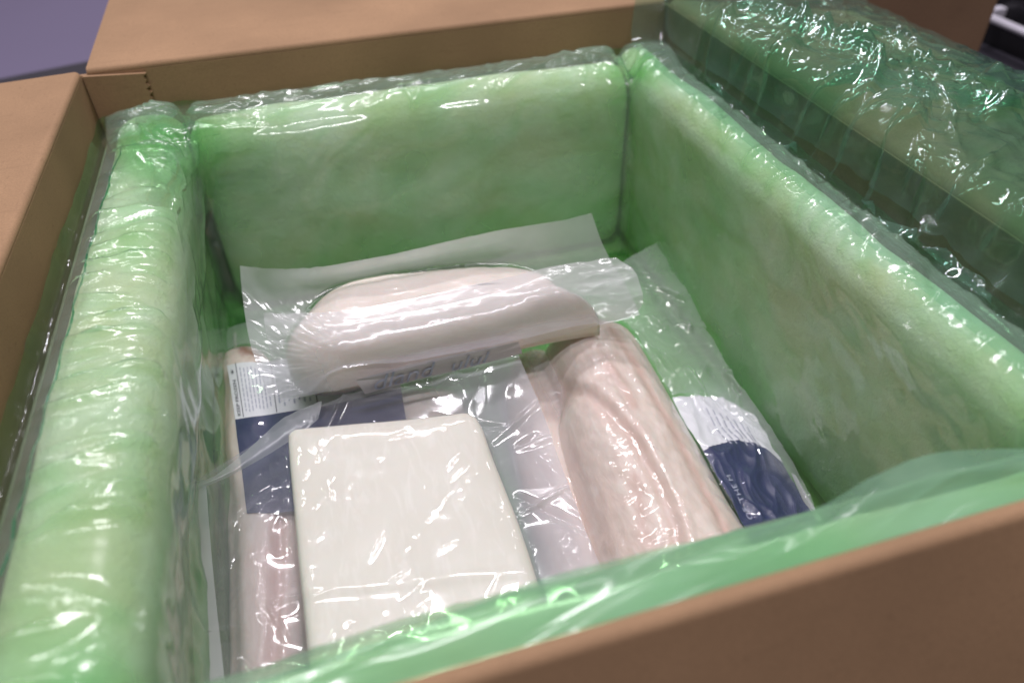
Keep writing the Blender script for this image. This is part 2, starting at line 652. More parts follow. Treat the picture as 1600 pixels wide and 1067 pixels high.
Z0 = 0.0375
pads = [
    pad('white insulation pad under wrinkled green film with a dark green seal line', 'y', -0.1480, -0.095, 0.104, 0.612, Z0, ZP, 0.0215, 1, lean=0.013),
    pad('white insulation pad under film draped over the carton flap', 'y', 0.2640, 0.2975, 0.104, 0.612, Z0, ZP + 0.002, 0.0165, 2),
    pad('white insulation pad under green film behind the bag folded over fillet', 'x', 0.5595, 0.612, -0.0935, 0.2620, Z0, ZP - 0.003, 0.022, 3, lean=0.012),
    pad('white insulation pad under green film at the end where flap hangs down', 'x', 0.1045, 0.1325, -0.0935, 0.2620, Z0, ZP, 0.0135, 4),
    pad('flat white insulation pad on the carton bottom beneath the fish packs', 'x', 0.105, 0.611, -0.152, 0.308, 0.0072, 0.0362, 0.012, 5),
]

# ------------------------------------------------------------------ green liner bag
bag = thing('liner_bag', 'crinkled translucent green plastic bag lining the carton and hanging over its side', 'bag')


def rrect(x0, x1, y0, y1, r, nside, narc):
    pts, nrm, sd = [], [], []
    cs = [(x0 + r, y1 - r, 180), (x1 - r, y1 - r, 90), (x1 - r, y0 + r, 0), (x0 + r, y0 + r, -90)]
    for k in range(4):
        cx, cy_, t0 = cs[k]
        arc = [(cx + r * math.cos(math.radians(t0 - t)), cy_ + r * math.sin(math.radians(t0 - t))) for t in np.linspace(0, 90, narc)]
        nx = cs[(k + 1) % 4]
        st = (nx[0] + r * math.cos(math.radians(nx[2])), nx[1] + r * math.sin(math.radians(nx[2])))
        pts += arc
        ns = nside[k % 2]
        for i in range(1, ns):
            f = i / ns
            pts.append((arc[-1][0] * (1 - f) + st[0] * f, arc[-1][1] * (1 - f) + st[1] * f))
    return np.array(pts)


NS = (230, 270)
Pi = rrect(-0.0920, 0.2610, 0.1355, 0.5565, 0.012, NS, 14)
Po = rrect(XL + 0.0015, XR - 0.0015, YF + 0.0015, YB - 0.0045, 0.006, NS, 14)
ctrl = np.array([(0.00, 0.0395), (0.00, 0.10), (0.00, 0.165), (0.005, 0.196), (0.10, ZP + 0.0035), (0.36, ZP + 0.0055), (0.57, ZP + 0.0025), (0.64, 0.2035), (0.72, 0.1985), (0.82, 0.1965), (0.93, 0.1975), (1.0, 0.2045)])
NVB = 110
prof = cr(ctrl, np.linspace(0, 1, NVB))
nu = len(Pi)
G = np.zeros((NVB, nu, 3))
# share of the way to the wall that each pad takes up: back, right, front, left
qp = np.interp(np.arange(nu), [0, 18, 240, 262, 285, 515, 545, 762, 780, 800, 1030, 1052] , [0.93, 0.91, 0.91, 0.93, 0.67, 0.67, 0.93, 0.90, 0.93, 0.83, 0.83, 0.93])
QR = np.zeros((NVB, nu))
for i, (q, z) in enumerate(prof):
    qq = np.where(q < 0.60, q * qp / 0.62, 1 - (1 - q) * (1 - qp * 0.60 / 0.62) / 0.40)
    QR[i] = qq
    G[i, :, :2] = Pi * (1 - qq[:, None]) + Po * qq[:, None]
    G[i, :, 2] = z
q = prof[:, 0][:, None]
X, Y, Zc = G[..., 0], G[..., 1], G[..., 2]
inn = sm(0.05, 0.004, q)
G[..., 0] -= inn * 0.013 * sm(0.185, 0.12, Zc) * sm(-0.06, -0.090, X)
G[..., 1] -= inn * 0.012 * sm(0.185, 0.12, Zc) * sm(0.50, 0.555, Y)
# notches between the pads at the two back corners and the front ones
topm = sm(0.17, 0.205, Zc) * (q < 0.8)
nd = np.zeros_like(X)
for xs, wd, dp in ((0.2630, 0.006, 0.020), (-0.0940, 0.005, 0.016)):
    nd += dp * np.exp(-((X - xs) / wd) ** 2) * sm(0.550, 0.566, Y)
    nd += dp * np.exp(-((X - xs) / wd) ** 2) * sm(0.150, 0.138, Y)
G[..., 2] -= nd * topm
# the film reaches higher on the left and back wall in places
wl = sm(0.93, 1.0, q)
G[..., 2] += wl * (0.003 * fbm(X * 20, Y * 20, 5, 2) + 0.005 * np.exp(-((X + 0.10) / 0.025) ** 2) * (Y > 0.6))
# right pad sits a little higher
G[..., 2] += 0.002 * sm(0.250, 0.265, X) * topm
gz = ground(G, bvh_of(pads[:4])) + 0.0012
for ax in (0, 1):
    gz = np.maximum(gz, np.maximum(np.roll(gz, 1, ax), np.roll(gz, -1, ax)))
G[..., 2] = np.where(q > 0.004, np.maximum(G[..., 2], gz), G[..., 2])
# loose folds: transverse wrinkles over the rims, long diagonal ones on the inner faces
N = normals(G)
sgn = np.where((N[..., 2:3].mean() > 0), 1.0, -1.0)
N = N * sgn
rim = np.clip(sm(0.002, 0.05, q) * sm(0.60, 0.46, q), 0, 1)
gap = sm(0.62, 0.72, q)
sx = np.where((X < -0.088) | (X > 0.256), 1.0, 0.0)
along = np.where(sx > 0, Y, X)
acros = np.where(sx > 0, X, Y)
calm = 1 - 0.75 * (Y < 0.16)                       # the near rim is drawn smooth
patch = 0.25 + 0.9 * sm(-0.15, 0.3, pn(along * 16, acros * 16, 13))
w = 0.0012 * rim + 0.0016 * (crease(along * 34 + acros * 14, acros * 10, 3, 2, 1.0) + 0.1) * rim * patch * calm
w += 0.0005 * crease(along * 95 + acros * 40, acros * 26, 9, 2, 1.0) * rim * patch * calm
w += 0.0030 * fbm(along * 9, acros * 9, 10, 2) * rim
w += 0.0012 * crease(along * 30, acros * 60 + Zc * 30, 4, 2, 0.6) * gap
inner = sm(0.03, 0.004, q)
w += inner * (0.0040 * fbm(along * 10 + Zc * 16, Zc * 20 - along * 7, 6, 2) + 0.0030 * crease(along * 9 + Zc * 12, Zc * 22 - along * 14, 8, 3) + 0.0046)
sg = seg_folds(X, Y, 110, (-0.152, -0.093, 0.10, 0.61), (0.030, 0.075), 8, 14, (0.0012, 0.0032), (0.0025, 0.0070), 201)
sg += seg_folds(X, Y, 60, (0.262, 0.300, 0.16, 0.61), (0.03, 0.08), 40, 25, (0.0008, 0.0022), (0.003, 0.0070), 202)
sg += seg_folds(X, Y, 40, (-0.10, 0.26, 0.557, 0.612), (0.03, 0.08), 60, 30, (0.0010, 0.0026), (0.0025, 0.0055), 203)
sg += seg_folds(X, Y, 24, (-0.10, 0.26, 0.557, 0.600), (0.05, 0.12), 5, 12, (0.0015, 0.0030), (0.003, 0.006), 204)
w += sg * rim
w = np.maximum(w, -0.0012)
G += N * w[..., None]
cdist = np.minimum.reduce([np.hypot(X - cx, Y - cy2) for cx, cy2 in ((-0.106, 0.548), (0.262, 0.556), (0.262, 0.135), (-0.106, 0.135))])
lay_shade = 0.95 + 2.6 * np.exp(-(cdist / 0.014) ** 2) + 1.1 * np.exp(-(cdist / 0.04) ** 2) + 1.3 * sm(0.12, 0.05, Zc) * sm(0.05, 0.0, q) + 1.2 * sm(0.6, 0.7, q) + 0.9 * sm(-0.085, -0.092, X) * sm(0.06, 0.01, q) * sm(0.20, 0.17, Zc) + 0.15 * sm(0.10, 0.0, q) * sm(0.205, 0.19, Zc)  # gathered film, plus contact shade painted into the tint at corners and bottom
lay_shade += 0.9 * np.clip(np.abs(sg) / 0.0022, 0, 1) * rim      # film doubles up along the creases
lay_shade += inner * (2.4 * np.clip(crease(along * 7 + Zc * 11, Zc * 20 - along * 12, 8, 2, 0.9) - 0.12, 0, 1) + 0.9 * np.clip(fbm(along * 11 + Zc * 8, Zc * 13 - along * 6, 19, 2), 0, 1))
grid('side_film', G, M_BAG, bag, closed_u=True, attrs={'layers_shade': lay_shade, 'haze': 1 - 0.88 * sm(0.57, 0.63, q + 0 * X)})
# bag bottom
Gb = net([[(-0.099, 0.145, 0.0405), (0.07, 0.145, 0.041), (0.260, 0.145, 0.0405)], [(-0.099, 0.35, 0.0405), (0.07, 0.35, 0.041), (0.260, 0.35, 0.0405)], [(-0.099, 0.555, 0.0405), (0.07, 0.555, 0.041), (0.260, 0.545, 0.0405)]], 90, 100)
Gb[..., 2] += 0.0012 * crease(Gb[..., 0] * 40, Gb[..., 1] * 40, 21, 2)
grid('bottom_film', Gb, M_BAG, bag, attrs={'layers_shade': np.full(Gb.shape[:2], 4.0), 'haze': np.full(Gb.shape[:2], 0.2)})  # tint deepened all over to paint the shade beneath the packs

# sheet that lies over the right pad, the gap and the right flap
cols_z = [0.2135, 0.2130, 0.204, 0.217, 0.2440, 0.2420, 0.2350, 0.2275, 0.2205, 0.205, 0.180]
cols_x = [0.273, 0.284, 0.301, 0.311, 0.3205, 0.350, 0.400, 0.455, 0.5075, 0.5130, 0.5140]
rows = []
for y in (0.02, 0.10, 0.18, 0.26, 0.34, 0.42, 0.50, 0.56, 0.600, 0.628, 0.66, 0.72):
    b = float(sm(0.59, 0.632, np.array(y)))
    r_ = []
    for k, (x, z) in enumerate(zip(cols_x, cols_z)):
        x2 = x + b * max(0, (0.288 - 0.273) - 0.10 * max(0, x - 0.273)) * (1 if x < 0.33 else 0) * (1 - k * 0.2 if k < 5 else 0)
        z2 = z * (1 - b) + max(z, 0.2505 if k < 6 else z) * b
        r_.append((x2, y, z2))
    rows.append(r_)
Gd = net(rows, 230, 440)
X, Y = Gd[..., 0], Gd[..., 1]
fr = sm(0.276, 0.305, X)
big = 0.0075 * (crease(X * 11 + Y * 5, Y * 9 - X * 3, 31, 2, 0.9) + 0.25)
med = 0.0045 * (crease(X * 26 - Y * 7, Y * 22 + X * 9, 35, 2, 0.9) + 0.2)
sml = 0.0014 * crease(X * 70, Y * 60, 37, 2, 0.9) * sm(0.0, 0.35, pn(X * 9, Y * 9, 41))
edgew = 0.0008 * crease(X * 40, Y * 60, 43, 2, 0.5) * sm(0.475, 0.505, X)
folds = np.zeros_like(X)
for pts, hgt, wd in (
        ([(1142, -10), (1132, 60), (1108, 110), (1094, 210)], 0.010, 0.008), ([(1212, 45), (1246, 66), (1216, 94)], 0.007, 0.007),
        ([(1216, 160), (1300, 146), (1390, 150), (1590, 154)], 0.012, 0.010), ([(1240, 168), (1400, 164), (1580, 156)], 0.006, 0.006),
        ([(1330, 195), (1420, 176), (1428, 195), (1400, 232), (1290, 286)], 0.010, 0.007), ([(1384, 262), (1440, 284), (1500, 294), (1512, 335), (1560, 362)], 0.014, 0.010),
        ([(1500, 294), (1462, 330), (1440, 360)], 0.009, 0.008), ([(1160, 20), (1290, 60), (1370, 92)], 0.012, 0.012), ([(1280, 62), (1290, 80), (1325, 82)], 0.006, 0.006),
        ([(1376, 335), (1380, 370)], 0.007, 0.006), ([(1480, 380), (1600, 372)], 0.010, 0.010), ([(1530, 420), (1600, 400)], 0.008, 0.008), ([(1360, 20), (1480, 90), (1560, 140)], 0.006, 0.006)):
    pl = np.array([at(a, b, 0.246)[:2] for a, b in pts])
    folds = np.maximum(folds, hgt * np.maximum(0, 1 - polydist(X + 0.004 * pn(X * 60, Y * 60, 45), Y + 0.004 * pn(X * 60, Y * 60, 46), pl) / wd) ** 1.25)
sml2 = 0.0022 * crease(X * 42 + Y * 20, Y * 34 - X * 18, 39, 2, 1.0) * sm(-0.05, 0.3, pn(X * 12, Y * 12, 42))
sgd = seg_folds(X, Y, 90, (0.30, 0.51, 0.08, 0.66), (0.03, 0.12), 20, 45, (0.0020, 0.0060), (0.003, 0.008), 211)
sgd += seg_folds(X, Y, 45, (0.30, 0.51, 0.08, 0.66), (0.010, 0.035), 60, 60, (0.0008, 0.0026), (0.0016, 0.004), 212)
sgd += seg_folds(X, Y, 70, (0.475, 0.508, 0.20, 0.62), (0.012, 0.05), 75, 14, (0.0010, 0.0030), (0.0015, 0.004), 213)
dz = ((0.7 * big + 0.25 * med + folds + 0.3 * sml2) * sm(0.50, 0.46, X) + sgd * (0.35 + 0.65 * sm(0.50, 0.47, X))) * fr + 0.3 * sml * (0.25 + 0.75 * fr) + edgew
N = normals(Gd)
N = np.where(N[..., 2:3] < 0, -N, N)
# no tucking into the flap and the wall below
over = sm(0.312, 0.325, X) + 0
dz = np.where(over > 0.5, np.maximum(dz, -0.0005), np.maximum(dz, -0.004 * fr - 0.0003))
Gd += N * dz[..., None]
flap_o = [o for o in box.children if o.name.startswith(('right_flap', 'back_flap', 'right_wall', 'back_wall'))]
gzd = ground(Gd, bvh_of(flap_o)) + 0.0015
for ax in (0, 1):
    gzd = np.maximum(gzd, np.maximum(np.roll(gzd, 1, ax), np.roll(gzd, -1, ax)))
Gd[..., 2] = np.where(gzd - Gd[..., 2] < 0.03, np.maximum(Gd[..., 2], gzd), Gd[..., 2])
# upper ply of the bag mouth, creased differently
Gu = Gd[:, 62:205].copy()
xu, yu = Gu[..., 0], Gu[..., 1]
Gu[..., 2] += 0.003 + (0.008 * np.abs(fbm(xu * 6 + 2, yu * 5, 47, 1)) + seg_folds(xu, yu, 46, (0.30, 0.49, 0.08, 0.66), (0.06, 0.18), 35, 30, (0.002, 0.006), (0.003, 0.007), 214, valley=0.15) + seg_folds(xu, yu, 25, (0.30, 0.49, 0.08, 0.66), (0.02, 0.06), 60, 60, (0.0006, 0.002), (0.0015, 0.0035), 215)) * sm(0.495, 0.45, xu)
Gu[..., 2] = np.maximum(Gu[..., 2], Gd[:, 62:205, 2] + 0.0008)
grid('draped_film', Gu, M_DRAPE, bag)
grid('draped_film', Gd, M_DRAPE, bag)

# gathered film across the back left corner
ctr = [[at(158, 222, 0.206), at(205, 186, 0.207), at(262, 168, 0.207), at(345, 160, 0.206)],
       [at(180, 262, 0.2155), at(222, 212, 0.2180), at(285, 192, 0.2175), at(390, 178, 0.2120)],
       [at(222, 318, 0.2130), at(262, 242, 0.2110), at(312, 214, 0.2110), at(425, 200, 0.2080)],
       [at_x(268, 330, -0.0870), at_x(283, 280, -0.0840), at_y(326, 262, 0.5470), at_y(432, 236, 0.5500)],
       [at_x(290, 400, -0.0890), at_x(300, 345, -0.0850), at_y(330, 330, 0.5450), at_y(440, 290, 0.5490)]]
Gc = net(ctr, 110, 90)
U, Vv = np.meshgrid(np.linspace(0, 1, 110), np.linspace(0, 1, 90))
N = normals(Gc)
N = np.where(N[..., 2:3] < 0, -N, N)
fade = np.clip(np.minimum(U, 1 - U) * 5, 0, 1)
Gc += N * ((0.0032 * (crease(U * 5.5 + 0.6 * Vv, Vv * 1.1, 57, 2, 0.5) + 0.15) * (0.3 + 0.7 * fade))[..., None])
gz = ground(Gc, bvh_of(pads[:1] + pads[2:3])) + 0.0035
Gc[..., 2] = np.where(Vv < 0.62, np.maximum(Gc[..., 2], gz), Gc[..., 2])
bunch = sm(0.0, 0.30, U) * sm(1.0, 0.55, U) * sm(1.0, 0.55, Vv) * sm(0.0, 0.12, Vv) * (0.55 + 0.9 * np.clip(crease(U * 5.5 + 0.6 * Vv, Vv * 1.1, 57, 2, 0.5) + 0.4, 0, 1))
grid('corner_fold', Gc, M_GATHER, bag, attrs={'layers_shade': 2.4 * bunch, 'haze': 0.9 * bunch})

# loose edge of film standing over the near pad
top = [(330, 1092), (480, 1040), (650, 985), (850, 908), (1000, 868), (1150, 834), (1270, 800), (1360, 750), (1450, 714), (1540, 706), (1640, 704)]
rows = [[(a, b, 0.2155 + 0.004 * (a > 1300)) for a, b in top], [(a + 14, b + 26, 0.2185 + 0.004 * (a > 1300)) for a, b in top], [(a + 30, b + 62, 0.2175) for a, b in top], [(a + 48, b + 110, 0.2160) for a, b in top]]
Ge = netpx(rows, 260, 50)
U, Vv = np.meshgrid(np.linspace(0, 1, 260), np.linspace(0, 1, 50))
Ge[..., 2] += 0.0016 * crease(U * 7 + Vv * 2, Vv * 1.2, 55, 1, 0.6) + 0.0015
gz = ground(Ge, bvh_of(pads[3:4] + pads[1:2])) + 0.004
Ge[..., 2] = np.where(Vv < 0.8, np.maximum(Ge[..., 2], gz), Ge[..., 2])
grid('loose_fold', Ge, M_BAG_DEEP, bag)

# heat-sealed line along the left pad
sl = np.array([at(*p, 0.2135) for p in ((191, 226), (165, 300), (142, 380), (118, 470), (92, 565), (62, 670), (30, 790), (2, 900))])
line = cr(sl, np.linspace(0, 1, 150))
seam = np.zeros((2, 150, 3))
wob = 0.0006 * np.sin(np.arange(150) * 0.37) + 0.0007 * pn(np.arange(150) * 0.3, np.zeros(150), 61)
seam[0] = line + np.stack([wob - 0.0004, 0 * wob, 0 * wob], -1)
seam[1] = line + np.stack([wob + 0.0008 + 0.0006 * pn(np.arange(150) * 0.8, np.zeros(150), 62), 0 * wob, 0 * wob], -1)
grid('seal_line', seam, M_SEAM, bag)


# ------------------------------------------------------------------ fish
def resample_closed(pts, n):
    p = np.concatenate([pts[-2:], pts, pts[:3]])
    out = []
    for i in range(len(pts)):
        a, b, c, d = p[i + 1], p[i + 2], p[i + 3], p[i + 4]
        for f in np.linspace(0, 1, 16, endpoint=False):
            out.append(0.5 * (2 * b + (c - a) * f + (2 * a - 5 * b + 4 * c - d) * f ** 2 + (3 * b - a - 3 * c + d) * f ** 3))
    out = np.array(out)
    seg = np.linalg.norm(np.roll(out, -1, 0) - out, axis=1)
    cum = np.concatenate([[0], np.cumsum(seg)])
    t = np.linspace(0, cum[-1], n, endpoint=False)
    ext = np.concatenate([out, out[:1]])
    return np.stack([np.interp(t, cum, ext[:, k]) for k in range(2)], -1)


def fillet(name, parent, mat, outline, zo, z0, h, spine, p=2.6, grooves=(), ridges=(), stains=(), steps=(), seed=0, rough=0.0008, n=200, m=46, label=None):
    """closed body: outline and spine in photo pixels seen at height zo, resting at z0, h thick"""
    O = resample_closed(np.array([at(q[0], q[1], q[2] if len(q) > 2 else zo)[:2] for q in outline]), n)
    Sp = np.array([at(a, b, zo)[:2] for a, b in spine])
    near = np.zeros_like(O)
    best = np.full(n, 1e9)
    for a, b in zip(Sp[:-1], Sp[1:]):
        d = b - a
        t = np.clip(((O - a) @ d) / (d @ d), 0, 1)
        c = a + t[:, None] * d
        dist = np.linalg.norm(O - c, axis=1)
        near = np.where((dist < best)[:, None], c, near)
        best = np.minimum(best, dist)
    for _ in range(6):
        near = (np.roll(near, 1, 0) + near * 2 + np.roll(near, -1, 0)) / 4
    ts = np.sin(np.linspace(0, 1, m) * math.pi / 2)
    G = np.zeros((2 * m - 1, n, 3))
    pk = np.zeros((2 * m - 1, n))
    st = np.zeros((2 * m - 1, n))
    for i, t in enumerate(ts):
        xy = near + (O - near) * t
        prof = (1 - t ** p) ** (1 / p)
        x, y = xy[:, 0], xy[:, 1]
        hh = h * (1 + 0.10 * fbm(x * 18, y * 18, seed, 2))
        dz = np.zeros(n)
        pink = np.zeros(n)
        for poly, dep, wd, pv in grooves:
            q = np.array([at(a, b, zo)[:2] for a, b in poly])
            e = np.exp(-(polydist(x, y, q) / wd) ** 2)
            dz -= dep * e
            q2 = np.exp(-(polydist(x, y, q) / (wd * 1.5)) ** 2)
            pink = np.maximum(pink, pv * q2)
        for poly, dep, wd, pv in ridges:
            q = np.array([at(a, b, zo)[:2] for a, b in poly])
            e = np.exp(-(polydist(x, y, q) / wd) ** 2)
            dz += dep * e
            pink = np.maximum(pink, pv * e)
        for (ax, ay, bx, by), dep, wd in steps:
            A, B = at(ax, ay, zo)[:2], at(bx, by, zo)[:2]
            d = (B - A) / np.linalg.norm(B - A)
            sd = (x - A[0]) * d[1] - (y - A[1]) * d[0]
            dz -= dep * sm(-wd, wd, sd)
        for poly, wd, sv in stains:
            q = np.array([at(a, b, zo)[:2] for a, b in poly])
            st[i] = np.maximum(st[i], sv * np.exp(-(polydist(x, y, q) / wd) ** 2 * (0.8 + 0.8 * pn(x * 180, y * 180, 3))))
        z = z0 + h * 0.30 * (t < 2) * prof ** 0.6 + hh * 0.70 * prof + (dz + rough * fbm(x * 130, y * 130, seed + 5, 3)) * prof
        G[i] = np.stack([x, y, np.maximum(z, z0)], -1)
        pk[i] = pink
    for k in range(1, m):
        i = m - 1 + k
        t = ts[m - 1 - k]
        xy = near + (O - near) * t
        G[i] = np.concatenate([xy, np.full((n, 1), z0)], 1)
    o = grid(name, G, mat, parent, closed_u=True, attrs={'pink': pk, 'stain': st}, uv=False)
    if label:
        o['label'] = label
    return o


def drape_sheet(name, parent, mat, rows, nu, nv, under, eps=0.0006, wr=None, it=6, haze=True, hzf=None):
    G = netpx(rows, nu, nv)
    g = ground(G, under) + eps
    base = G[..., 2].copy()
    z = np.maximum(base, g)
    z = relax(z, np.maximum(base, g), it)
    U, Vv = np.meshgrid(np.linspace(0, 1, nu), np.linspace(0, 1, nv))
    gapd = z - g
    hz = sm(0.0008, 0.006, gapd)
    if wr is not None:
        z = z + wr(G[..., 0], G[..., 1], U, Vv, hz)
        z = np.maximum(z, g - eps * 0.3)
    G[..., 2] = z
    if hzf is not None:
        hz = hzf(U, Vv, hz)
    o = grid(name, G, mat, parent, attrs={'haze': hz} if haze else None)
    return o, G


def text_mesh(name, body, parent, mat, place, size, shear=0.0, spacing=1.0):
    """lettering as a flat mesh; place(u, v) maps text units to world points"""
    cu = bpy.data.curves.new('text', 'FONT')
    cu.body = body
    cu.size = size
    cu.shear = shear
    cu.space_character = spacing
    cu.resolution_u = 3
    tmp = bpy.data.objects.new('text', cu)
    C.objects.link(tmp)
    dg = bpy.context.evaluated_depsgraph_get()
    me = bpy.data.meshes.new_from_object(tmp.evaluated_get(dg))
    bpy.data.objects.remove(tmp)
    me.name = name
    co = np.zeros(len(me.vertices) * 3)
    me.vertices.foreach_get('co', co)
    co = co.reshape(-1, 3)
    new = place(co[:, 0], co[:, 1])
    me.vertices.foreach_set('co', new.ravel())
    me.update()
    me.materials.clear()
    return link(name, me, mat, parent, False)


def bilin(G, u, v):
    nv, nu = G.shape[:2]
    a = np.clip(u, 0, 1) * (nu - 1)
    b = np.clip(v, 0, 1) * (nv - 1)
    i = np.clip(a.astype(int), 0, nu - 2)
    j = np.clip(b.astype(int), 0, nv - 2)
    fu, fv = (a - i)[:, None], (b - j)[:, None]
    return (G[j, i] * (1 - fu) + G[j, i + 1] * fu) * (1 - fv) + (G[j + 1, i] * (1 - fu) + G[j + 1, i + 1] * fu) * fv


def on_label(G, u0, v0, du, dv, lift=0.0005):
    """text x runs along du, text y along dv in label coordinates"""
    def f(x, y):
        p = bilin(G, u0 + x * du[0] + y * dv[0], v0 + x * du[1] + y * dv[1])
        p += np.array([0, 0, lift]) if np.isscalar(lift) else np.array(lift)
        return p
    return f


def strip(name, G, u0, u1, v0, v1, mat, parent, lift=0.0004, nn=14):
    """thin printed rule or blurred line on a label"""
    uu, vv = np.meshgrid(np.linspace(u0, u1, 3 if abs(u1 - u0) < 0.05 else nn), np.linspace(v0, v1, nn))
    p = bilin(G, uu.ravel(), vv.ravel()).reshape(uu.shape + (3,))
    p[..., 2] += lift
    return grid(name, p, mat, parent, uv=False)


# ---- pack with the KEEP FROZEN label, beside the left pad
pb = thing('fish_pack', 'vacuum packed fillet with white and navy keep frozen label beside green padding', 'fish pack', group='vacuum packed fish in the carton')
fb1 = fillet('fillet', pb, M_FISH, [(332, 560), (352, 536), (392, 529), (425, 552), (462, 620), (486, 720), (486, 860), (482, 1000), (478, 1130), (352, 1130), (345, 1000), (345, 860), (336, 760), (317, 700), (316, 636)], 0.070, 0.0415, 0.036,
             [(385, 575), (400, 650), (408, 800), (412, 1080)], 2.4,
             grooves=[([(352, 600), (348, 700), (362, 800), (368, 1100)], 0.004, 0.004, 0.3), ([(440, 800), (436, 900), (430, 1080)], 0.003, 0.004, 0.9)],
             stains=[([(380, 540), (386, 556), (395, 562)], 0.0042, 0.85)], seed=2)
fb2 = fillet('fillet', pb, M_FISH_PALE, [(470, 640), (560, 606), (650, 590), (708, 592), (727, 622), (725, 680), (700, 760), (560, 780), (470, 760)], 0.070, 0.0415, 0.034,
             [(530, 690), (660, 650)], 2.4, seed=4)
bv_b = bvh_of([fb1, fb2])
lab_rows = [[(357, 577, 0.074), (430, 563, 0.077), (520, 546, 0.078), (612, 530, 0.078)],
            [(368, 656, 0.076), (440, 643, 0.078), (530, 628, 0.079), (626, 604, 0.079)],
            [(378, 735, 0.076), (455, 723, 0.078), (545, 708, 0.079), (640, 688, 0.079)],
            [(387, 805, 0.076), (468, 797, 0.078), (560, 782, 0.079), (654, 765, 0.079)]]
GLb = netpx(lab_rows, 60, 60)
gz = ground(GLb, bv_b) + 0.0006
GLb[..., 2] = relax(np.maximum(GLb[..., 2], gz), np.maximum(GLb[..., 2] - 0.003, gz), 10)
vm = np.repeat(np.linspace(0, 1, 60)[:-1, None] + 0.5 / 59, 59, 1)
lb = grid('label', GLb, [M_WHITE, M_NAVY], pb, matidx=(vm > 1 / 3).astype(int))
lb['label'] = 'white label with navy lower half reading KEEP FROZEN'
# label print: KEEP FROZEN reads upwards along the left edge
text_mesh('lettering', 'KEEP FROZEN', lb, M_INK, on_label(GLb, 0.046, 0.322, (0, -0.037), (-0.033, 0)), 1.0, spacing=0.95)
strip('printed_rule', GLb, 0.060, 0.0655, 0.0, 0.333, M_INK, lb)
strip('printed_rule', GLb, 0.300, 0.3055, 0.0, 0.333, M_INK, lb)
strip('printed_rule', GLb, 0.545, 0.5505, 0.0, 0.333, M_INK, lb)
for (cx, cv) in ((0.031, 0.052),):      # small snowflake mark
    for k in range(3):
        a = k * math.pi / 3
        uu = np.array([-1, 1, 1, -1]) * 0.011
        ww = np.array([-1, -1, 1, 1]) * 0.0016
        x = uu * math.cos(a) - ww * math.sin(a)
        y = uu * math.sin(a) + ww * math.cos(a)
        p = bilin(GLb, cx + x, cv + y * 1.25)
        p[:, 2] += 0.0005
        mesh('snowflake_mark', p, [(0, 1, 2, 3)], M_INK, lb, False)
rr = np.random.default_rng(3)
for u_ in np.arange(0.085, 0.29, 0.026):     # small print, too soft in the photo to read
    v = 0.03 + 0.02 * rr.random()
    while v < 0.29:
        l = 0.012 + 0.028 * rr.random()
        strip('small_print', GLb, u_, u_ + 0.008, v, min(v + l, 0.305), M_GREYINK, lb, nn=3)
        v += l + 0.007
for u_ in np.arange(0.325, 0.53, 0.03):
    v = 0.17 + 0.03 * rr.random()
    while v < 0.28:
        l = 0.012 + 0.03 * rr.random()
        strip('small_print', GLb, u_, u_ + 0.011, v, min(v + l, 0.30), M_GREYINK, lb, nn=3)
        v += l + 0.008


def wr_b(x, y, U, V, hz):
    a = 0.0010 * crease(x * 40, y * 85, 71, 1, 0.9) * (0.35 + 0.65 * (V > 0.5))
    a = a + seg_folds(x, y, 120, (-0.11, 0.02, 0.15, 0.40), (0.008, 0.03), 10, 25, (0.0005, 0.0018), (0.0013, 0.0035), 241) * sm(0.35, 0.55, V)
    return a + 0.0005 * crease(x * 90, y * 150, 73, 1, 0.9) * sm(0.2, 0.6, V)


pouch_b, GPb = drape_sheet('pouch', pb, M_POUCH, [
    [(322, 530, 0.062), (380, 505, 0.070), (520, 480, 0.070), (700, 500, 0.066), (790, 560, 0.060)],
    [(305, 640, 0.050), (400, 640, 0.060), (520, 630, 0.060), (700, 620, 0.060), (800, 650, 0.055)],
    [(302, 800, 0.048), (400, 800, 0.060), (520, 790, 0.060), (700, 780, 0.060), (830, 790, 0.052)],
    [(305, 950, 0.048), (400, 950, 0.060), (520, 930, 0.060), (700, 920, 0.060), (860, 900, 0.050)],
    [(310, 1110, 0.048), (400, 1110, 0.060), (520, 1100, 0.060), (700, 1080, 0.060), (880, 1050, 0.050)]], 190, 230, bv_b + bvh_of([lb]), 0.0009, wr_b, 8)

